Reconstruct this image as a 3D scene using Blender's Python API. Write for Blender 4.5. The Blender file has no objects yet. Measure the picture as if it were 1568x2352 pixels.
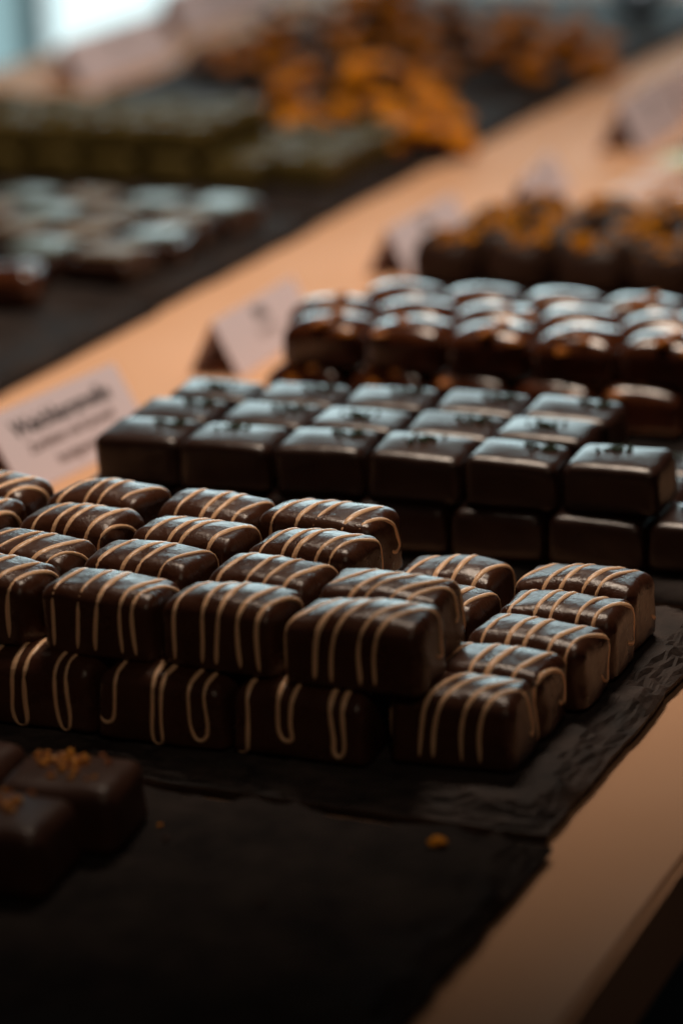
import bpy, bmesh, math, random
from mathutils import Vector, Matrix, noise
from mathutils.bvhtree import BVHTree
R = math.radians
MM = 0.001
S = bpy.context.scene
COL = S.collection

# ------------------------------------------------------------------ camera
TILT, ROLL, YAW, DIST = R(18.0), R(2.5), R(24.4), 0.80
fw = Vector((-math.sin(YAW)*math.cos(TILT), math.cos(YAW)*math.cos(TILT), -math.sin(TILT)))
rt0 = Vector((math.cos(YAW), math.sin(YAW), 0)); up0 = rt0.cross(fw)
rt = rt0*math.cos(ROLL) - up0*math.sin(ROLL); up = up0*math.cos(ROLL) + rt0*math.sin(ROLL)
cd = bpy.data.cameras.new('camera'); cam = bpy.data.objects.new('camera', cd); COL.objects.link(cam)
cam.matrix_world = Matrix(((rt.x, up.x, -fw.x, -fw.x*DIST), (rt.y, up.y, -fw.y, -fw.y*DIST), (rt.z, up.z, -fw.z, -fw.z*DIST), (0, 0, 0, 1)))
cd.sensor_fit = 'HORIZONTAL'; cd.sensor_width = 24; cd.lens = 6500/1568*24
cd.clip_start = 0.01; cd.clip_end = 60
cd.dof.use_dof = True; cd.dof.focus_distance = 0.66; cd.dof.aperture_fstop = 7.0
S.camera = cam
CAM = -fw*DIST
def project(p):
    v = Vector(p) - CAM; w = v.dot(fw)
    return 784 + 6500*v.dot(rt)/w, 1176 - 6500*v.dot(up)/w

# ------------------------------------------------------------------ light
W = bpy.data.worlds.new('World'); S.world = W; W.use_nodes = True
W.node_tree.nodes['Background'].inputs[0].default_value = (0.76, 0.68, 0.74, 1)
W.node_tree.nodes['Background'].inputs[1].default_value = 0.008
S.view_settings.view_transform = 'Standard'; S.view_settings.look = 'None'
S.view_settings.exposure = 0; S.view_settings.gamma = 1
def lamp(name, kind, loc, target, color, energy, **kw):
    l = bpy.data.lights.new(name, kind); l.color = color; l.energy = energy
    for k, v in kw.items(): setattr(l, k, v)
    o = bpy.data.objects.new(name, l); COL.objects.link(o); o.location = loc
    o.rotation_euler = (Vector(target) - Vector(loc)).to_track_quat('-Z', 'Y').to_euler()
    return o
lamp('case_lamp', 'SPOT', (-0.05, 0.18, 0.65), (-0.14, 0.30, 0), (1.0, 0.81, 0.64), 19,
     spot_size=R(90), spot_blend=0.17, shadow_soft_size=0.12)
lamp('added_bar_fill', 'SPOT', (0.34, -0.62, 0.62), (0.03, -0.155, 0.02), (1.0, 0.78, 0.56), 1.3,  # unseen fill, added to brighten the fronts of the striped bars
     spot_size=R(27), spot_blend=1.0, shadow_soft_size=0.05)
S.cycles.use_denoising = True
S.cycles.max_bounces = 6

# ------------------------------------------------------------------ materials
def mat(name, base, rough=0.5, spec=0.5, bump=None, vary=None, emit=None, coat=0.0, sss=0.0, metal=0.0):
    m = bpy.data.materials.new(name); m.use_nodes = True
    nt = m.node_tree; b = nt.nodes['Principled BSDF']
    b.inputs['Base Color'].default_value = (*base, 1); b.inputs['Roughness'].default_value = rough
    b.inputs['Specular IOR Level'].default_value = spec; b.inputs['Metallic'].default_value = metal
    b.inputs['Coat Weight'].default_value = coat; b.inputs['Coat Roughness'].default_value = 0.12
    if sss: b.inputs['Subsurface Weight'].default_value = sss; b.inputs['Subsurface Scale'].default_value = 0.002
    if emit:
        b.inputs['Emission Color'].default_value = (*emit[0], 1); b.inputs['Emission Strength'].default_value = emit[1]
    tc = nt.nodes.new('ShaderNodeTexCoord')
    if bump:
        last = None
        for sc, st in bump:
            n = nt.nodes.new('ShaderNodeTexNoise'); n.inputs['Scale'].default_value = sc; n.inputs['Detail'].default_value = 5
            nt.links.new(tc.outputs['Object'], n.inputs['Vector'])
            bp = nt.nodes.new('ShaderNodeBump'); bp.inputs['Strength'].default_value = st; bp.inputs['Distance'].default_value = 0.0008
            nt.links.new(n.outputs['Fac'], bp.inputs['Height'])
            if last: nt.links.new(last.outputs['Normal'], bp.inputs['Normal'])
            last = bp
        nt.links.new(last.outputs['Normal'], b.inputs['Normal'])
    if vary:
        sc, c2, lo, hi = vary
        n = nt.nodes.new('ShaderNodeTexNoise'); n.inputs['Scale'].default_value = sc; n.inputs['Detail'].default_value = 6
        oi = nt.nodes.new('ShaderNodeObjectInfo'); ad = nt.nodes.new('ShaderNodeVectorMath'); ad.operation = 'ADD'
        nt.links.new(tc.outputs['Object'], ad.inputs[0]); nt.links.new(oi.outputs['Location'], ad.inputs[1])
        nt.links.new(ad.outputs[0], n.inputs['Vector'])
        r = nt.nodes.new('ShaderNodeValToRGB'); r.color_ramp.elements[0].position = lo; r.color_ramp.elements[1].position = hi
        r.color_ramp.elements[0].color = (*base, 1); r.color_ramp.elements[1].color = (*c2, 1)
        nt.links.new(n.outputs['Fac'], r.inputs[0]); nt.links.new(r.outputs[0], b.inputs['Base Color'])
        mr = nt.nodes.new('ShaderNodeMapRange'); mr.inputs['To Min'].default_value = rough*0.82; mr.inputs['To Max'].default_value = min(1, rough*1.3)
        nt.links.new(n.outputs['Fac'], mr.inputs['Value']); nt.links.new(mr.outputs[0], b.inputs['Roughness'])
    return m
M = dict(
    choc=mat('striped_chocolate_coating', (0.060, 0.020, 0.009), 0.27, 0.5, bump=[(150, .3), (700, .22), (2500, .12)], vary=(160, (0.080, 0.030, 0.015), .4, .75)),
    drizzle=mat('caramel_drizzle', (0.92, 0.57, 0.33), 0.34, 0.45, bump=[(900, .25)]),
    dark=mat('dark_chocolate_coating', (0.026, 0.010, 0.006), 0.30, 0.42, bump=[(130, .45)], vary=(120, (0.036, 0.016, 0.011), .4, .8), coat=0.0),
    milk=mat('caramel_brown_coating', (0.050, 0.013, 0.004), 0.2, 0.5, bump=[(120, .25)], vary=(120, (0.095, 0.026, 0.007), .4, .8), coat=0.25),
    front=mat('plain_chocolate_coating', (0.055, 0.021, 0.012), 0.42, 0.4, bump=[(160, .25)], vary=(140, (0.075, 0.03, 0.018), .4, .8)),
    truffle=mat('truffle_coating', (0.022, 0.009, 0.005), 0.5, 0.25, bump=[(300, .5)]),
    olive=mat('olive_green_coating', (0.060, 0.042, 0.011), 0.5, 0.15, bump=[(150, .3)], vary=(90, (0.085, 0.062, 0.018), .4, .8)),
    herb=mat('green_herb_flakes', (0.018, 0.032, 0.012), 0.8, 0.2),
    pist=mat('pistachio_flakes', (0.08, 0.075, 0.02), 0.8, 0.2),
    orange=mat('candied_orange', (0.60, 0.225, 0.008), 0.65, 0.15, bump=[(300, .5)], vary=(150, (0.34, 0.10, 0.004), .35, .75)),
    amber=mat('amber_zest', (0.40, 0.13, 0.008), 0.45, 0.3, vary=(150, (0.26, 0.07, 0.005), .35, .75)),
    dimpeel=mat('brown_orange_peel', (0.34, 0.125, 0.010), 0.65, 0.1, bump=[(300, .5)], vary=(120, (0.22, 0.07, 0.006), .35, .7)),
    turm=mat('yellow_orange_dusting', (0.50, 0.20, 0.006), 0.8, 0.05, bump=[(500, .6)], vary=(200, (0.26, 0.085, 0.004), .35, .7)),
    gold=mat('roasted_nut_flakes', (0.85, 0.36, 0.03), 0.5, 0.4, vary=(600, (0.25, 0.05, 0.015), .35, .65)),
    silver=mat('pale_mint_icing', (0.12, 0.145, 0.13), 0.3, 0.3, bump=[(150, .3)]),
    tan=mat('cream_tan_icing', (0.15, 0.105, 0.065), 0.45, 0.2, bump=[(150, .3)]),
    peach=mat('peach_praline_coating', (0.50, 0.27, 0.16), 0.45, 0.4),
    green=mat('pale_green_coating', (0.42, 0.46, 0.24), 0.45, 0.4),
    foil=mat('blue_grey_foil', (0.16, 0.22, 0.30), 0.28, 0.5, bump=[(200, .8)], metal=0.7),
    paper=mat('card_paper', (0.78, 0.69, 0.76), 0.75, 0.2, bump=[(700, .08)]),
    ink=mat('printed_ink', (0.03, 0.028, 0.032), 0.7, 0.2),
    ink2=mat('thin_printed_ink', (0.16, 0.10, 0.095), 0.7, 0.2),
    counter=mat('cream_counter_laminate', (0.68, 0.40, 0.245), 0.65, 0.10, bump=[(900, .10)], vary=(14, (0.63, 0.365, 0.22), .3, .8)),
    frame=mat('painted_window_frame', (0.45, 0.55, 0.57), 0.5, 0.4),
    glassb=mat('bright_daylight_pane', (0.05, 0.05, 0.05), 0.3, 0.5, emit=((0.78, 0.98, 1.0), 1.3)),
    glassd=mat('shaded_daylight_pane', (0.05, 0.05, 0.05), 0.3, 0.5, emit=((0.60, 0.95, 1.0), 0.5)),
    glassu=mat('boosted_upper_pane', (0.05, 0.05, 0.05), 0.3, 0.5, emit=((0.72, 0.96, 1.0), 5.6)),  # pane above the view, glow raised to add sheen on the chocolate tops
    base=mat('dark_display_case_floor', (0.030, 0.016, 0.012), 0.7, 0.2),
)
def slate_mat(ca=(0.013, 0.010, 0.010), cb=(0.042, 0.032, 0.028), sp=0.07):
    m = mat('riven_slate', (0.022, 0.019, 0.019), 0.60, sp, bump=[(60, .5), (260, .6), (1200, .35)])
    nt = m.node_tree; b = nt.nodes['Principled BSDF']
    tc = nt.nodes.new('ShaderNodeTexCoord'); mp = nt.nodes.new('ShaderNodeMapping'); mp.inputs['Scale'].default_value = (1, 1, 6)
    n = nt.nodes.new('ShaderNodeTexNoise'); n.inputs['Scale'].default_value = 70; n.inputs['Detail'].default_value = 8; n.inputs['Roughness'].default_value = .65
    r = nt.nodes.new('ShaderNodeValToRGB'); r.color_ramp.elements[0].position = .35; r.color_ramp.elements[1].position = .75
    r.color_ramp.elements[0].color = (*ca, 1); r.color_ramp.elements[1].color = (*cb, 1)
    nt.links.new(tc.outputs['Object'], mp.inputs[0]); nt.links.new(mp.outputs[0], n.inputs['Vector'])
    nt.links.new(n.outputs['Fac'], r.inputs[0]); nt.links.new(r.outputs[0], b.inputs['Base Color'])
    mr = nt.nodes.new('ShaderNodeMapRange'); mr.inputs['To Min'].default_value = .6; mr.inputs['To Max'].default_value = .88
    nt.links.new(n.outputs['Fac'], mr.inputs['Value']); nt.links.new(mr.outputs[0], b.inputs['Roughness'])
    return m
M['slate'] = slate_mat()
M['rslate'] = slate_mat((0.020, 0.015, 0.014), (0.082, 0.058, 0.050), 0.3)

# ------------------------------------------------------------------ helpers
def mesh(name, V, F, m, smooth=True):
    me = bpy.data.meshes.new(name); me.from_pydata([tuple(v) for v in V], [], F); me.update()
    me.materials.append(m)
    if smooth: me.polygons.foreach_set('use_smooth', [True]*len(me.polygons))
    return me
def put(name, me, parent=None, loc=(0, 0, 0), rz=0.0):
    o = bpy.data.objects.new(name, me); COL.objects.link(o); o.location = loc; o.rotation_euler = (0, 0, rz)
    if parent: o.parent = parent
    return o
def tag(o, label, cat, group=None):
    o['label'] = label; o['category'] = cat
    if group: o['group'] = group
    return o
def struct(o, kind='structure'): o['kind'] = kind; return o
def root(name, loc, rz=0.0):
    o = bpy.data.objects.new(name, None); COL.objects.link(o); o.location = loc; o.rotation_euler = (0, 0, rz)
    o.empty_display_size = 0.005
    return o
ORD = ['first', 'second', 'third', 'fourth', 'fifth', 'sixth', 'seventh', 'eighth', 'ninth', 'tenth', 'eleventh', 'twelfth']

def axis_coords(h, ra, rb, k=6, m=8):
    a = [-h + ra*(1-math.cos(i/k*math.pi/2)) for i in range(k)]
    lo, hi = -h+ra, h-rb
    mid = [lo + (hi-lo)*i/m for i in range(m+1)]
    b = [h - rb*(1-math.cos(i/k*math.pi/2)) for i in range(k-1, -1, -1)]
    return a + mid + b
def rounded_bar(hx, hy, hz, re, rs, rtop, rbot, dome=0.0, taper=0.0, wob=0.0, seed=0, k=6, m=8):
    """bar with elliptical roundings, a domed top, centred at the origin; base at z=0"""
    X = axis_coords(hx, re, re, k, m); Y = axis_coords(hy, rs, rs, k, m); Z = axis_coords(hz, rbot, rtop, k, max(3, m//2))
    V, idx, F = [], {}, []
    rnd = random.Random(seed); off = Vector((rnd.uniform(0, 50), rnd.uniform(0, 50), rnd.uniform(0, 50)))
    skx, sky = rnd.uniform(-.045, .045), rnd.uniform(-.05, .05)
    def vid(i, j, l):
        key = (i, j, l)
        if key in idx: return idx[key]
        p = Vector((X[i], Y[j], Z[l]))
        rz = rtop if p.z > 0 else rbot
        inn = Vector((max(-hx+re, min(hx-re, p.x)), max(-hy+rs, min(hy-rs, p.y)), max(-hz+rbot, min(hz-rtop, p.z))))
        e = Vector(((p.x-inn.x)/re, (p.y-inn.y)/rs, (p.z-inn.z)/rz))
        if e.length > 1e-9:
            mx = max(abs(e.x), abs(e.y), abs(e.z)); e = e.normalized()*mx
            p = inn + Vector((e.x*re, e.y*rs, e.z*rz))
        t = (p.z+hz)/(2*hz)
        p.z += dome*max(0, 1-(p.x/hx)**2)*max(0, 1-(p.y/hy)**2)*t
        f = 1 + taper*(0.5-t); p.x *= f; p.y *= f
        p.z += skx*p.x*t + sky*p.y*t
        if wob:
            q = p*90 + off
            p += Vector((noise.noise(q), noise.noise(q+Vector((9, 0, 0))), 0.7*noise.noise(q+Vector((0, 9, 0)))*t))*wob
            q = p*260 + off
            p += Vector((noise.noise(q), noise.noise(q+Vector((9, 0, 0))), noise.noise(q+Vector((0, 9, 0)))*t))*wob*0.28
        p.z += hz
        idx[key] = len(V); V.append(p); return idx[key]
    nx, ny, nz = len(X)-1, len(Y)-1, len(Z)-1
    for i in range(nx):
        for j in range(ny):
            F.append([vid(i, j, 0), vid(i, j+1, 0), vid(i+1, j+1, 0), vid(i+1, j, 0)])
            F.append([vid(i, j, nz), vid(i+1, j, nz), vid(i+1, j+1, nz), vid(i, j+1, nz)])
    for i in range(nx):
        for l in range(nz):
            F.append([vid(i, 0, l), vid(i+1, 0, l), vid(i+1, 0, l+1), vid(i, 0, l+1)])
            F.append([vid(i, ny, l), vid(i, ny, l+1), vid(i+1, ny, l+1), vid(i+1, ny, l)])
    for j in range(ny):
        for l in range(nz):
            F.append([vid(0, j, l), vid(0, j, l+1), vid(0, j+1, l+1), vid(0, j+1, l)])
            F.append([vid(nx, j, l), vid(nx, j+1, l), vid(nx, j+1, l+1), vid(nx, j, l+1)])
    return V, F

def sweep(V, F, P, N, w, h, rnd, sink=0.15*MM):
    """flattened bead along surface points P with surface normals N"""
    n = len(P); K = 8; base = len(V); s0 = rnd.uniform(0, 99)
    for i in range(n):
        t = (P[min(i+1, n-1)] - P[max(i-1, 0)])
        if t.length < 1e-9: t = Vector((1, 0, 0))
        t.normalize(); nn = N[i]; b = t.cross(nn).normalized()
        e = min(1, (min(i, n-1-i)+0.6)/3.0)
        ww = w*(1+0.45*noise.noise(Vector((i*0.11, s0, 0))))*e*(0.72+0.32*max(0, nn.z)); hh = h*(1+0.25*noise.noise(Vector((i*0.17, 0, s0))))*e
        for k in range(K):
            a = math.pi*k/(K-1)
            V.append(P[i] + b*ww*math.cos(a) + nn*(hh*math.sin(a) - sink))
    for i in range(n-1):
        for k in range(K-1):
            a = base+i*K+k; F.append([a, a+K, a+K+1, a+1])
def smooth_path(P, it=2):
    for _ in range(it):
        P = [P[0]] + [(P[i-1]+P[i]*2+P[i+1])/4 for i in range(1, len(P)-1)] + [P[-1]]
    return P

def drizzle_mesh(V0, F0, hx, hy, hz, seed, ends=None, slant=0.0, phase=None, loops=False):
    rnd = random.Random(seed*7+3)
    lows = [R(108), R(118), R(150), R(128)] if loops else [R(152)]*6 + [R(114)]
    bvh = BVHTree.FromPolygons([tuple(v) for v in V0], F0)
    V, F = [], []
    x = -hx + (phase if phase is not None else rnd.uniform(0.6, 3.0)*MM)
    ctrl = []       # (x, theta) control points of the zigzag; theta 0 = top, negative = the near side
    side = -1
    while x < hx - 0.4*MM:
        gap = (rnd.uniform(2.3, 3.2) if loops else rnd.uniform(3.2, 4.4))*MM if side < 0 else (rnd.uniform(6.6, 8.2) if loops else rnd.uniform(5.6, 7.2))*MM
        if rnd.random() < .12: gap *= 1.15
        low = rnd.choice(lows) if side < 0 else R(rnd.uniform(95, 150))
        lean = slant*hy + rnd.uniform(-.5, .5)*MM
        ctrl.append((x, side*low, gap, lean)); x += gap; side = -side
    def surf(x, th):
        xc = max(-hx+3.2*MM, min(hx-3.2*MM, x)); ex = (x-xc)/(7.5*MM)
        d = Vector((ex*1.1, math.sin(th), math.cos(th))).normalized()
        o = Vector((xc, 0, hz*0.95))
        hit = bvh.ray_cast(o + d*0.05, -d)
        return hit[0], hit[1]
    def width(k): return rnd.uniform(0.62, 0.86)*MM
    wav = [rnd.uniform(.1, .6)*MM for _ in range(5)]
    # one continuous line: near-side loop -> over the top -> far-side loop ...
    pts = []
    for i, (x, th, gap, lean) in enumerate(ctrl):
        nxt = ctrl[i+1] if i+1 < len(ctrl) else None
        # U-turn at this side between x and x+gap
        s = 1 if th > 0 else -1; depth = abs(th)
        for q in range(9):
            a = math.pi*q/8
            pts.append((x + gap*0.5*(1-math.cos(a)), s*(depth - R(10) + R(10)*math.sin(a)), lean))
        if nxt:
            t0, t1 = s*(depth-R(10)), -s*(abs(nxt[1])-R(10)); steps = 34
            for q in range(1, steps):
                u = q/steps; pts.append((x+gap + wav[i % 5]*math.sin(u*(7+i % 3)+i*2.1), t0+(t1-t0)*u, lean))
    P, N = [], []
    for (x, th, lean) in pts:
        xx = x + lean*math.sin(max(-1.5, min(1.5, th)))
        p, nn = surf(xx, th)
        if p is None: continue
        if p.z < 0.25*MM:
            if len(P) > 4: sweep(V, F, smooth_path(P), N, width(0), 0.55*MM, rnd)
            P, N = [], []
            continue
        P.append(p); N.append(nn)
    if len(P) > 4: sweep(V, F, smooth_path(P), N, width(0), 0.55*MM, rnd)
    return V, F

def flakes(hx, hy, ztop, n, size, seed, cx=0, cy=0, sx=0.5, sy=0.5, thick=0.35, bvh=None):
    rnd = random.Random(seed); V, F = [], []
    for _ in range(n):
        x = cx + max(-hx, min(hx, rnd.gauss(0, hx*sx))); y = cy + max(-hy, min(hy, rnd.gauss(0, hy*sy)))
        z = ztop
        if bvh:
            h = bvh.ray_cast(Vector((x, y, 0.1)), Vector((0, 0, -1)))
            if h[0] is None: continue
            z = h[0].z
        s = size*rnd.uniform(.45, 1.25); k = rnd.randint(4, 6); a0 = rnd.uniform(0, 6.28)
        tx, ty = rnd.uniform(-.5, .5), rnd.uniform(-.5, .5); b = len(V)
        for lay in (0, 1):
            for i in range(k):
                a = a0 + 6.283*i/k; r = s*rnd.uniform(.6, 1)*(1 if lay == 0 else .75)
                dx, dy = r*math.cos(a), r*math.sin(a)
                V.append(Vector((x+dx, y+dy, z - 0.1*s + lay*s*thick*2 + abs(tx*dx+ty*dy)*lay)))
        for i in range(k): F.append([b+i, b+(i+1) % k, b+k+(i+1) % k, b+k+i])
        F.append([b+k+i for i in range(k)]); F.append([b+i for i in reversed(range(k))])
    return V, F

# ------------------------------------------------------------------ slate slabs
def slate_slab(x0, x1, y0, y1, t, seed, fine=True, edge=10*MM):
    st = 0.75*MM if fine else 3*MM; ins = 3.0*MM if fine else 12*MM
    def coords(a, b):
        c = [a + st*i for i in range(int(edge*1.2/st))]
        d = [b - st*i for i in range(int(edge*1.2/st))][::-1]
        n = max(2, int((d[0]-c[-1])/ins)); return c + [c[-1]+(d[0]-c[-1])*i/n for i in range(1, n)] + d
    X, Y = coords(x0, x1), coords(y0, y1)
    o = Vector((seed*13.7, seed*5.1, 0)); nx, ny = len(X), len(Y)
    def nz(x, y, s): return noise.noise(Vector((x*s, y*s, 0)) + o)
    V, F = [], []
    for j, y in enumerate(Y):
        for i, x in enumerate(X):
            dx0, dx1, dy0, dy1 = x-x0, x1-x, y-y0, y1-y
            def out(q, s): return (0.8*nz(q, s, 45) + 0.8*nz(q, s+1, 150) + 0.5*abs(nz(q, s+2, 420)))*MM
            def wt(d): return max(0, 1-d/edge)
            px = x - out(y, 1)*wt(dx1) + out(y, 2)*wt(dx0)
            py = y - out(x, 3)*wt(dy1) + out(x, 4)*wt(dy0)
            d = min(dx0, dx1, dy0, dy1)
            w = edge*(0.62 + 0.75*nz(x, y, 55) + 0.35*nz(x, y, 160))
            u = max(0, min(1, d/max(w, 1.0*MM)))
            lv = 3.0; cell = noise.cell(Vector((x*210 + 0.9*nz(x, y, 120), y*210 + 0.9*nz(x, y, 125), seed))); uu = u*lv + 0.42*(cell-0.5) + 0.2*nz(x, y, 300); fl = math.floor(uu); fr = uu-fl
            ter = (fl + max(0, min(1, (fr-0.30)/0.30)))/lv
            h = t*(0.42 + 0.58*max(0, min(1, 0.75*ter + 0.25*u)))
            h += 0.12*MM*nz(x, y, 60) + (0.22*MM*nz(x, y, 330) + 0.12*MM*nz(x, y, 900))*(1.6-u)
            V.append(Vector((px, py, h)))
    for j in range(ny-1):
        for i in range(nx-1):
            a = j*nx+i; F.append([a, a+1, a+nx+1, a+nx])
    ring = [i for i in range(nx)] + [j*nx+nx-1 for j in range(1, ny)] + [(ny-1)*nx+i for i in range(nx-2, -1, -1)] + [j*nx for j in range(ny-2, 0, -1)]
    cxm, cym = (x0+x1)/2, (y0+y1)/2
    lay = [ring]
    for q, (zf, inset) in enumerate(((0.28, 0.1), (0.22, 0.9), (0.0, 1.1))):
        b = len(V); cur = []
        for r_ in ring:
            v = V[r_]; dv = Vector((cxm-v.x, cym-v.y, 0)); dv.x = math.copysign(min(abs(dv.x), inset*MM), dv.x); dv.y = math.copysign(min(abs(dv.y), inset*MM), dv.y)
            jit = 0.35*MM*nz(v.x*1.3, v.y+q*3.3, 380)
            V.append(Vector((v.x+dv.x+jit, v.y+dv.y+jit, t*zf))); cur.append(len(V)-1)
        lay.append(cur)
    n = len(ring)
    for A, B in zip(lay[:-1], lay[1:]):
        for i in range(n): F.append([A[i], B[i], B[(i+1) % n], A[(i+1) % n]])
    F.append(list(reversed(lay[-1])))
    return V, F
def slab(x0, x1, y0, y1, t, seed, label, fine=True, z=0.0):
    cx, cy = (x0+x1)/2, (y0+y1)/2
    V, F = slate_slab(x0-cx, x1-cx, y0-cy, y1-cy, t, seed, fine)
    o = put('slate_tray', mesh('slate_tray', V, F, M['rslate' if seed == 1 else 'slate'], smooth=not fine), None, (cx, cy, z))
    return tag(o, label, 'slate tray', 'slate serving trays on the counter')

# ------------------------------------------------------------------ setting
def box_mesh(name, x0, x1, y0, y1, z0, z1, m, bev=0.0):
    bm = bmesh.new(); bmesh.ops.create_cube(bm, size=1)
    for v in bm.verts: v.co = Vector(((x0+x1)/2 + v.co.x*(x1-x0), (y0+y1)/2 + v.co.y*(y1-y0), (z0+z1)/2 + v.co.z*(z1-z0)))
    if bev: bmesh.ops.bevel(bm, geom=bm.edges[:], offset=bev, segments=3, affect='EDGES')
    me = bpy.data.meshes.new(name); bm.to_mesh(me); bm.free(); me.materials.append(m); return me
struct(put('counter', box_mesh('counter', -0.512, 0.159, -0.62, 1.55, -0.022, 0.0, M['counter'], 0.0015)))
struct(put('display_case_floor', box_mesh('display_case_floor', -0.60, 0.75, -0.75, 1.6, -0.10, -0.085, M['base'], 0.001)))

# daylight window far behind the counter
wx, wy = CAM.x - math.sin(YAW)*3.0, CAM.y + math.cos(YAW)*3.0
win = root('window', (wx, wy, 0), YAW)
tag(win, 'bright out-of-focus daylight window behind the far end of the counter', 'window')
Z0, Z1, ZM = -0.75, 0.66, -0.09
for a, b, m_ in ((-0.285, 0.78, 'glassb'), (-1.6, -0.315, 'glassd')):
    put('pane', box_mesh('pane', a, b, 0, 0.01, Z0, ZM-.02, M[m_]), win)
for a, b, m_ in ((-0.285, 0.78, 'glassu'), (-1.6, -0.315, 'glassd')):
    put('pane', box_mesh('pane', a, b, 0, 0.01, ZM+.02, Z1, M[m_]), win)
for a, b, c, d in [(-0.312, -0.288, Z0, Z1), (0.783, 0.84, Z0, Z1), (-1.66, -1.603, Z0, Z1)]:
    put('mullion', box_mesh('mullion', a, b, -0.02, 0.02, c, d, M['frame'], 0.003), win)
for a, b in ((-0.285, 0.78), (-1.6, -0.315)):
    put('transom', box_mesh('transom', a, b, -0.018, 0.018, ZM-.018, ZM+.018, M['frame'], 0.003), win)
for c, d in ((Z1+.003, Z1+.06), (Z0-.06, Z0-.003)):
    put('window_frame', box_mesh('window_frame', -1.66, 0.84, -0.02, 0.02, c, d, M['frame'], 0.003), win)

# ------------------------------------------------------------------ slates
T = 6*MM
slab(-0.066, 0.1305, -0.193, -0.062, 7*MM, 1, 'rough edged black slate under the caramel striped chocolate bars')
slab(-0.060, 0.1335, -0.345, -0.1975, T, 2, 'nearly empty black slate with orange crumbs nearest the camera')
slab(-0.066, 0.134, -0.052, 0.062, T, 3, 'black slate under the glossy herb flecked chocolate squares', False)
slab(-0.066, 0.134, 0.071, 0.190, T, 4, 'black slate under the shiny chocolates with orange topping', False)
slab(-0.082, 0.120, 0.226, 0.338, T, 5, 'black slate under the round yellow dusted truffles', False)
slab(-0.062, 0.130, 0.478, 0.600, T, 6, 'dark slate at the right edge behind the peach pralines', False)
slab(-0.400, -0.157, 0.030, 0.196, T, 7, 'empty grey black slate nearest on the upper left', False)
slab(-0.400, -0.159, 0.199, 0.345, T, 8, 'grey black slate under the pale iced chocolates', False)
slab(-0.400, -0.161, 0.348, 0.468, T, 9, 'dark slate under the olive green chocolates', False)
slab(-0.400, -0.158, 0.471, 0.612, T, 10, 'dark slate under the nearer heap of candied orange pieces', False)
slab(-0.400, -0.157, 0.615, 0.790, T, 11, 'dark slate under the farther heap of candied orange pieces', False)
slab(-0.400, -0.155, 0.793, 0.990, T, 12, 'farthest dark slate carrying the blue foil sweet', False)

# ------------------------------------------------------------------ striped bars
SLT = 7*MM; HH = 15.5*MM
def striped(x, y, z, L, rz, seed, label, slant=0.0, loops=False, phase=None, Wd=18.6*MM, tilt=(0, 0), nth=None):
    hx, hy, hz = L*MM/2, Wd/2, HH/2
    rnd = random.Random(seed)
    V, F = rounded_bar(hx, hy, hz, rnd.uniform(2.0, 3.2)*MM, rnd.uniform(3.2, 4.4)*MM, rnd.uniform(2.8, 3.8)*MM, 1.6*MM, dome=rnd.uniform(1.1, 2.2)*MM, taper=rnd.uniform(.01, .09), wob=rnd.uniform(.5, .85)*MM, seed=seed, k=8, m=14)
    r_ = root('striped_chocolate', (x*MM, y*MM, z), R(rz)); r_.rotation_euler = (R(tilt[0]), R(tilt[1]), R(rz))
    tag(r_, label, 'chocolate', 'striped chocolate bars stacked on the slate')
    put('coating', mesh('coating', V, F, M['choc']), r_)
    DV, DF = drizzle_mesh(V, F, hx, hy, hz, seed, slant=slant+(0 if loops else rnd.uniform(.1, .3)), phase=phase, loops=loops)
    put('drizzle', mesh('drizzle', DV, DF, M['drizzle']), r_)
TOPZ = SLT + HH + 0.35*MM
rows = {   # upper layer, front to back: (x, y, length, rotation, slant)
    'front': [(-12.3, -167.5, 28.5, -3, .1), (19.5, -169, 28.5, 2, 0), (49.4, -168.5, 28.6, -2, 0), (81.5, -170, 31.6, 1.5, .3)],
    'second': [(-12, -150, 28.5, -3, .15), (18.2, -148.5, 28.6, -1, .08), (50.0, -149.5, 27.5, -3, 0), (79.3, -151, 29.3, 4, .5)],
    'third': [(-43.5, -128.5, 28.5, 2, 0), (-11.2, -128, 28.0, -3, 0), (20.3, -128.5, 27.9, -2, 0), (51.3, -129.5, 28.5, -3, 0)],
    'back': [(-46.5, -109, 28.5, -3, .1), (-14.0, -108.5, 27.5, -3, .1), (16.2, -109, 27.1, -2, .05), (45.5, -108, 31.2, -2, 0)]}
sd = 10
for rn, items in rows.items():
    for i, (x, y, L, rz, sl) in enumerate(items):
        sd += 1
        striped(x, y, TOPZ, L, rz, sd, f'caramel striped chocolate bar, {ORD[i]} from left in the {rn} row of upper layer', sl)
low_front = [(-26.5, -174, 31, 0), (5.3, -175, 31.2, 0), (37.3, -175, 31.4, 1), (69.8, -173.5, 31.4, 1)]
for i, (x, y, L, rz) in enumerate(low_front):
    striped(x, y, SLT, L, rz, 40+i, f'shaded striped chocolate bar in the bottom front row, {ORD[i]} from left', 0.0, True)
col = [(102.6, -167.5, 28.5, 3, .3), (103.3, -148.5, 27.5, 1, .02), (105.7, -129.5, 29.2, -1, .0), (106.1, -111, 29.3, 1, .05), (104.2, -92, 30.9, -1, .12)]
cn = ['nearest', 'second', 'middle', 'fourth', 'farthest']
for i, (x, y, L, rz, sl) in enumerate(col):
    striped(x, y, SLT, L, rz, 60+i, f'striped chocolate bar lying on slate, {cn[i]} of the five along its right edge', sl)
for i, (x, y, L) in enumerate([(73, -133, 28.5), (74.7, -114.5, 28.5), (72.5, -96, 27)]):
    striped(x, y, SLT, L, 0, 80+i, f'low striped chocolate bar between upper stack and right column, {["nearest", "middle", "farthest"][i]} of three')

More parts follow.
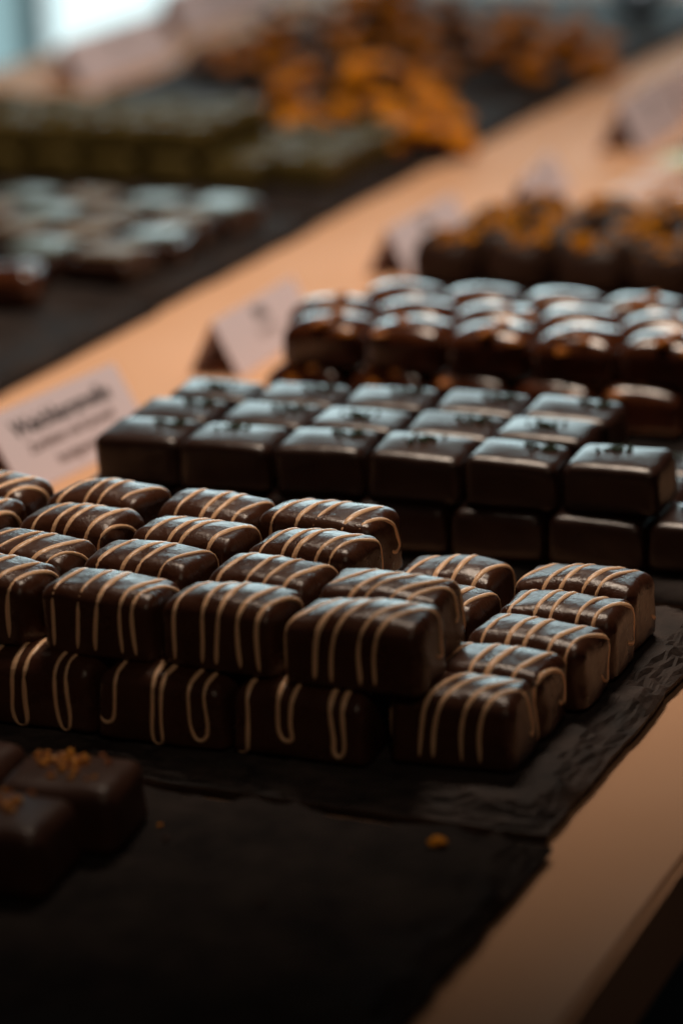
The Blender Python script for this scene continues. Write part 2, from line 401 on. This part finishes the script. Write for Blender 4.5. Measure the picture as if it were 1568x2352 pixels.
# ------------------------------------------------------------------ background pieces: a few meshes per kind, copied
def visible(x, y, z, mx=50, my=50):
    px, py = project((x, y, z)); return -mx < px < 1568+mx and py > -my
def grid(name, variants, pos, labels, cat, group, size_jit=0.03, rot_jit=3):
    rnd = random.Random(len(pos)*3+1)
    for (x, y, z, rz), lab in zip(pos, labels):
        parts = rnd.choice(variants)
        r_ = root(name, (x, y, z), rz + R(rnd.uniform(-rot_jit, rot_jit)))
        f = 1 + rnd.uniform(-size_jit, size_jit); r_.scale = (f, f, 1)
        r_.rotation_euler.x, r_.rotation_euler.y = R(rnd.uniform(-2, 2)), R(rnd.uniform(-2, 2))
        tag(r_, lab, cat, group)
        for pn, me in parts: put(pn, me, r_)
# herb flecked squares
SQ = []
for s in range(5):
    V, F = rounded_bar(12.8*MM, 10*MM, 6.5*MM, 2.8*MM, 2.8*MM, 2.3*MM, 1.4*MM, dome=0.7*MM, taper=.05, wob=.35*MM, seed=200+s, k=4, m=8)
    bv = BVHTree.FromPolygons([tuple(v) for v in V], F)
    rr = random.Random(s)
    HV, HF = flakes(5*MM, 4*MM, 13*MM, 34, 0.75*MM, s, cx=rr.uniform(-3, 6)*MM, cy=rr.uniform(0, 4)*MM, bvh=bv)
    SQ.append([('coating', mesh('coating', V, F, M['dark'])), ('herb_sprinkle', mesh('herb_sprinkle', HV, HF, M['herb'], False))])
an = R(4.0)
def rot(x, y): return x*math.cos(an)-y*math.sin(an), x*math.sin(an)+y*math.cos(an)
pos, lab = [], []
rnames = ['front', 'second', 'back']
for r_, n in ((0, 6), (1, 5), (2, 5)):
    for c in range(n):
        x, y = -40.0 + 26.4*c, -34.5 + 21.4*r_
        X, Y = x*MM, (y + 0.072*x)*MM
        jr = random.Random(c*7+r_*31); X += jr.uniform(-.7, .7)*MM; Y += jr.uniform(-.8, .8)*MM
        pos.append((X, Y, T+13.3*MM, an)); lab.append(f'glossy dark chocolate square with green flecks, {ORD[c]} from left, {rnames[r_]} row, upper layer')
for c in range(7):
    x = -43 + 26.4*c; pos.append((x*MM, (-37.5+0.06*x)*MM, T, an)); lab.append(f'shadowed chocolate square under the herb flecked ones, {ORD[c]} from left')
for r_ in (1, 2):
    x = -40+26.4*5; pos.append((x*MM, (-37+21.4*r_+0.06*x)*MM, T, an)); lab.append(f'green flecked chocolate square at right edge, {["nearer", "farther"][r_-1]} one without another on top')
grid('chocolate_square', SQ, pos, lab, 'chocolate', 'glossy herb flecked chocolate squares')
# orange topped shiny chocolates
OC = []
for s in range(5):
    V, F = rounded_bar(13.3*MM, 10.4*MM, 6.0*MM, 4*MM, 4*MM, 3.6*MM, 1.6*MM, dome=2.9*MM, taper=.04, wob=.5*MM, seed=300+s, k=5, m=8)
    bv = BVHTree.FromPolygons([tuple(v) for v in V], F); rr = random.Random(s+50)
    HV, HF = flakes(9*MM, 8*MM, 13*MM, 4, 3.4*MM, s+9, cx=rr.uniform(-6, 6)*MM, cy=rr.uniform(-9, -6)*MM, thick=.10, bvh=bv)
    OC.append([('coating', mesh('coating', V, F, M['milk'])), ('orange_topping', mesh('orange_topping', HV, HF, M['amber'], False))])
pos, lab = [], []
for r_, n, x0 in ((0, 6, -40), (1, 6, -48), (2, 6, -34)):
    for c in range(n):
        x = x0+27*c; pos.append((x*MM, (88+21.3*r_+.03*x)*MM, T+13.4*MM, R(2))); lab.append(f'shiny brown chocolate with orange topping, {ORD[c]} from left, {rnames[r_]} row, upper layer')
for c in range(7):
    x = -45+27*c; pos.append((x*MM, (84.5+.02*x)*MM, T, R(1))); lab.append(f'brown chocolate below the shiny orange topped ones, {ORD[c]} from left')
grid('orange_chocolate', OC, pos, lab, 'chocolate', 'shiny chocolates with orange topping')
# truffles
TR = []
for s in range(4):
    V, F = rounded_bar(13*MM, 11*MM, 9*MM, 9*MM, 9*MM, 11*MM, 3*MM, dome=.6*MM, wob=1.1*MM, seed=400+s, k=6, m=4)
    bv = BVHTree.FromPolygons([tuple(v) for v in V], F); rr = random.Random(s+70)
    HV, HF = flakes(8*MM, 7*MM, 18*MM, 30, 2.0*MM, s+19, cx=rr.uniform(-2, 4)*MM, cy=rr.uniform(-3, 1)*MM, thick=.2, bvh=bv)
    TR.append([('coating', mesh('coating', V, F, M['truffle'])), ('dusting', mesh('dusting', HV, HF, M['turm'], False))])
pos, lab = [], []
tn = ['front', 'second', 'third', 'back']
for r_, n, x0 in ((0, 6, -63), (1, 6, -57), (2, 6, -60), (3, 5, -52)):
    for c in range(n):
        x = x0+27.5*c
        if visible(x*MM, (246+22*r_)*MM, .01): pos.append((x*MM, (246+22*r_)*MM, T, 0)); lab.append(f'round dark truffle with yellow orange dusting, {ORD[c]} from left in {tn[r_]} row')
grid('truffle', TR, pos, lab, 'truffle', 'round truffles dusted yellow and orange', .06, 14)
# peach / pale green pralines
PE = []
for s, k in enumerate(('peach', 'peach', 'green', 'peach')):
    V, F = rounded_bar(12*MM, 11*MM, 6*MM, 5*MM, 5*MM, 5*MM, 2*MM, dome=1*MM, wob=.5*MM, seed=500+s, k=4, m=5)
    PE.append([('coating', mesh('coating', V, F, M[k]))])
pos, lab = [], []
for r_ in range(5):
    for c in range(4):
        x, y = -38+25.5*c, 358+23.5*r_
        if visible(x*MM, y*MM, .01): pos.append((x*MM, y*MM, 0.0005, 0)); lab.append(f'blurred pale peach or green praline, {ORD[c]} from left in {ORD[r_]} row behind the truffles')
grid('praline', PE, pos, lab, 'praline', 'pale peach and green pralines')
# pale iced chocolates, upper left
IC = {}
for k in ('silver', 'tan'):
    IC[k] = []
    for s in range(3):
        V, F = rounded_bar(13.5*MM, 13*MM, 5*MM, 3*MM, 3*MM, 2.5*MM, 1.5*MM, dome=.5*MM, wob=.4*MM, seed=600+s, k=4, m=5)
        V2, F2 = rounded_bar(10.8*MM, 10.2*MM, 1.1*MM, 3*MM, 3*MM, 1*MM, .8*MM, dome=.5*MM, wob=.5*MM, seed=620+s, k=4, m=5)
        V2 = [v + Vector((0, 0, 9.6*MM)) for v in V2]
        IC[k].append([('coating', mesh('coating', V, F, M['dark'])), ('icing', mesh('icing', V2, F2, M[k]))])
pat = ['tsts', 'stts', 'ttst', 'ssts', 'tstt']
for k, key in (('s', 'silver'), ('t', 'tan')):
    pos, lab = [], []
    for r_ in range(4):
        for c in range(6):
            if pat[r_][c % 4] != k: continue
            x, y = -189-29.5*c + 3*(r_ % 2), 219+29*r_
            if visible(x*MM, y*MM, .01): pos.append((x*MM, y*MM, T, R(2))); lab.append(f'{"pale mint" if k=="s" else "cream tan"} iced chocolate, {ORD[c]} from right in {ORD[r_]} row, upper left tray')
    grid('iced_chocolate', IC[key], pos, lab, 'chocolate', 'pale iced chocolates on the upper left slate', .08, 10)
V, F = rounded_bar(14*MM, 10*MM, 7*MM, 5*MM, 5*MM, 5*MM, 2*MM, dome=1*MM, wob=.6*MM, seed=640, k=5, m=6)
o = tag(put('praline', mesh('praline', V, F, M['milk']), None, (-0.208, 0.172, T), .3), 'single reddish brown praline on the nearest upper left slate', 'praline')
# olive chocolates
OL = []
for s in range(4):
    V, F = rounded_bar(12.6*MM, 10*MM, 6.5*MM, 3*MM, 3*MM, 2.8*MM, 1.5*MM, dome=.8*MM, wob=.5*MM, seed=700+s, k=4, m=5)
    bv = BVHTree.FromPolygons([tuple(v) for v in V], F)
    HV, HF = flakes(7*MM, 6*MM, 13*MM, 16, 1.2*MM, s+29, bvh=bv)
    OL.append([('coating', mesh('coating', V, F, M['olive'])), ('pistachio_topping', mesh('pistachio_topping', HV, HF, M['pist'], False))])
pos, lab = [], []
for r_ in range(4):
    for c in range(9):
        x, y = -187-29*c, 384+24*r_ + (c < 1)*14
        if visible(x*MM, y*MM, .01) and (r_ == 0 or c < 3 or r_ == 3): pos.append((x*MM, y*MM, T, 0)); lab.append(f'olive green chocolate in lower layer, {ORD[c]} from right in {tn[r_]} row')
for r_ in range(3):
    for c in range(7):
        x, y = -243-29.5*c, 387+24.5*r_
        if visible(x*MM, y*MM, .03): pos.append((x*MM, y*MM, T+13.4*MM, 0)); lab.append(f'olive green chocolate stacked on top, {ORD[c]} from right in {ORD[r_]} row')
grid('olive_chocolate', OL, pos, lab, 'chocolate', 'olive green chocolates on the upper left slate', .09, 11)
# heaps of candied orange pieces dipped in chocolate
PC = []
def lump(rx, ry, rz, cx, seed, amp=.28):
    bm = bmesh.new(); bmesh.ops.create_icosphere(bm, subdivisions=3, radius=1)
    V = []
    for v in bm.verts:
        q = v.co*1.3 + Vector((seed*3.1, 0, 0)); f = 1 + amp*noise.noise(q) + amp*.5*noise.noise(q*2.3)
        V.append(Vector((v.co.x*rx*f + cx, v.co.y*ry*f, v.co.z*rz*f + rz)))
    F = [[v.index for v in f.verts] for f in bm.faces]; bm.free(); return V, F
for s in range(6):
    V, F = lump(8.2*MM, 5.8*MM, 3.8*MM, 3*MM, s); V2, F2 = lump(5.2*MM, 5.4*MM, 3.3*MM, -7*MM, s+30)
    dip = mesh('chocolate_dip', V2, F2, M['truffle'])
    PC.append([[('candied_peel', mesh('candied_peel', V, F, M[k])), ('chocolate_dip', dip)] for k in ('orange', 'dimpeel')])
rnd = random.Random(5)
def heap(cx, cy, ax, ay, n, hgt, label, group, kind=0):
    for i in range(n):
        a = rnd.uniform(0, 6.283); q = math.sqrt(rnd.random())
        x, y = cx + ax*q*math.cos(a), cy + ay*q*math.sin(a)
        if not visible(x, y, .02, 80, 90): continue
        z = T + max(0, hgt*(1-q*q)*rnd.random())
        r_ = root('candied_orange_piece', (x, y, z)); r_.rotation_euler = (rnd.uniform(-.4, .4), rnd.uniform(-.5, .5), rnd.uniform(-1.6, 1.6))
        tag(r_, label, 'candied fruit', group)
        for pn, me in rnd.choice(PC)[kind]: put(pn, me, r_)
heap(-0.226, 0.526, 0.056, 0.050, 70, 0.028, 'bright chocolate dipped candied orange piece in the nearer heap', 'candied orange pieces, nearer heap')
heap(-0.176, 0.484, 0.022, 0.028, 14, 0.006, 'chocolate dipped candied orange piece at the near right foot of the heap', 'candied orange pieces spilling towards the right')
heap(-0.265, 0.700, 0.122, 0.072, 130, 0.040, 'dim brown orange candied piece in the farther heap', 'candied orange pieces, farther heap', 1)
V, F = lump(16*MM, 13*MM, 12*MM, 0, 77, .2)
tag(put('foil_sweet', mesh('foil_sweet', V, F, M['foil']), None, (-0.203, 0.90, T)), 'blue grey foil wrapped sweet at the top right edge', 'sweet')

# ------------------------------------------------------------------ foreground nut squares
for i, (x, y, rz, lab_) in enumerate([(40, -228.5, 7, 'matte chocolate square with roasted nut flakes, right one behind'), (36, -250.5, 5, 'matte chocolate square with nut flakes nearest the camera'), (11.5, -228, 6, 'matte chocolate square with flakes cut off by the left edge')]):
    V, F = rounded_bar(13.2*MM, 10.6*MM, 6.9*MM, 3.4*MM, 3.4*MM, 3*MM, 1.6*MM, dome=.8*MM, taper=.08, wob=.5*MM, seed=800+i, k=6, m=10)
    bv = BVHTree.FromPolygons([tuple(v) for v in V], F)
    HV, HF = flakes(8*MM, 6.5*MM, 14*MM, 42, 1.15*MM, 31+i, cx=-1*MM, cy=1.5*MM, bvh=bv)
    r_ = tag(root('nut_chocolate', (x*MM, y*MM, T), R(rz)), lab_, 'chocolate', 'nut flaked chocolate squares on the front slate')
    put('coating', mesh('coating', V, F, M['front']), r_); put('nut_flakes', mesh('nut_flakes', HV, HF, M['gold'], False), r_)
crumbs = [(113.9, -211.2, 1.9, 'largest orange crumb near the front slate corner'), (46, -222.7+2, 1.0, 'orange crumb beside the nut squares, left of a smaller one'), (55.8, -220.5, .7, 'tiny orange crumb right of the one beside the nut squares'),
          (91.4, -247, .8, 'faint brown crumb in the middle of the front slate'), (98.4, -219.7, .6, 'small dull red crumb left of the largest orange one'), (60.0, -226.0, .8, 'dim crumb on slate right of the nut squares')]
for i, (x, y, s, l) in enumerate(crumbs):
    V, F = lump(s*MM, s*.7*MM, s*.45*MM, 0, 90+i, .5)
    tag(put('crumb', mesh('crumb', V, F, M['orange'] if i < 3 else M['front']), None, (x*MM, y*MM, T+.1*MM), i), l, 'crumb', 'crumbs fallen on the front slate')

# ------------------------------------------------------------------ tent cards
def text_mesh(body, size, m, bold=0.0):
    c = bpy.data.curves.new('printed_text', 'FONT'); c.body = body; c.size = size; c.offset = bold; c.resolution_u = 2; c.extrude = 0.00001
    c.align_x = 'CENTER'; c.align_y = 'CENTER'
    o = bpy.data.objects.new('tmp', c); COL.objects.link(o)
    me = bpy.data.meshes.new_from_object(o.evaluated_get(bpy.context.evaluated_depsgraph_get()))
    bpy.data.objects.remove(o); me.materials.clear(); me.materials.append(m); return me
def tent_card(x, y, rz, Lc, hw, h, label, lines):
    """ridge along local Y, printed face towards +X"""
    t = 0.35*MM; g = 1.0
    prof = [(hw, 0), (0, h), (-hw, 0)]; inner = [(hw-t*2, 0), (0, h-t*2.2), (-hw+t*2, 0)]
    V, F = [], []
    for yy in (-Lc/2, Lc/2):
        for (a, b) in prof + inner: V.append(Vector((a, yy, b)))
    for a, b in ((0, 1), (1, 2)):
        F += [[a, a+6, b+6, b], [a+3, b+3, b+9, a+9], [a, b, b+3, a+3], [a+6, a+9, b+9, b+6]]
    F += [[0, 3, 9, 6], [2, 8, 11, 5]]
    r_ = tag(root('tent_card', (x, y, 0.0002), R(rz)), label, 'price card', 'folded name cards beside the trays')
    put('folded_paper', mesh('folded_paper', V, F, M['paper'], False), r_)
    sl = math.atan2(h, hw)
    for txt, size, k, mt, bold in lines:
        o = put('printed_text', text_mesh(txt, size, M[mt], bold), r_)
        px, pz = hw*(1-k), h*k
        nrm = Vector((math.sin(sl), 0, math.cos(sl)))
        X = Vector((0, 1, 0)); Yv = nrm.cross(X)
        mw = Matrix((( X.x, Yv.x, nrm.x, px+nrm.x*0.0001), (X.y, Yv.y, nrm.y, 0), (X.z, Yv.z, nrm.z, pz+nrm.z*0.0001), (0, 0, 0, 1)))
        o.matrix_local = mw
LN = [('Weichkaramelle', 7.6*MM, .72, 'ink', .00022), ('Zartbitter mit Karamell', 4.6*MM, .46, 'ink2', .0001), ('handgemacht', 4.6*MM, .22, 'ink2', .0001)]
LS = [('No', 7*MM, .74, 'ink', .0003), ('Zartbitter', 4*MM, .44, 'ink2', 0)]
hw, h = 9.5*MM, 18.5*MM
tent_card(-0.1045, 0.022, -6, 0.068, 13*MM, 22*MM, 'pinkish folded card with three printed lines, nearest the striped bars', LN)
tent_card(-0.1005, 0.156, 1, 0.067, hw, h, 'pale lilac folded card beside the herb flecked squares', LS)
tent_card(-0.098, 0.302, 0, 0.068, hw, h, 'pale lilac folded card behind the orange topped chocolates', LS)
tent_card(-0.088, 0.405, 8, 0.060, hw, h*.9, 'greyish folded card directly behind the truffles', LS)
tent_card(-0.090, 0.556, 2, 0.080, hw*1.15, h*1.25, 'folded card with dark purple end at the upper right', LS)
tent_card(-0.096, 0.655, 0, 0.068, hw, h, 'farthest folded card cut by the right edge of the picture', LS)
tent_card(-0.440, 0.690, 0, 0.110, hw*1.3, h*1.3, 'folded card with purple end on the far pink strip, upper left', LS)
tent_card(-0.470, 0.880, 0, 0.130, hw*1.3, h*1.4, 'faint folded card at the top end of the far pink strip', LS)
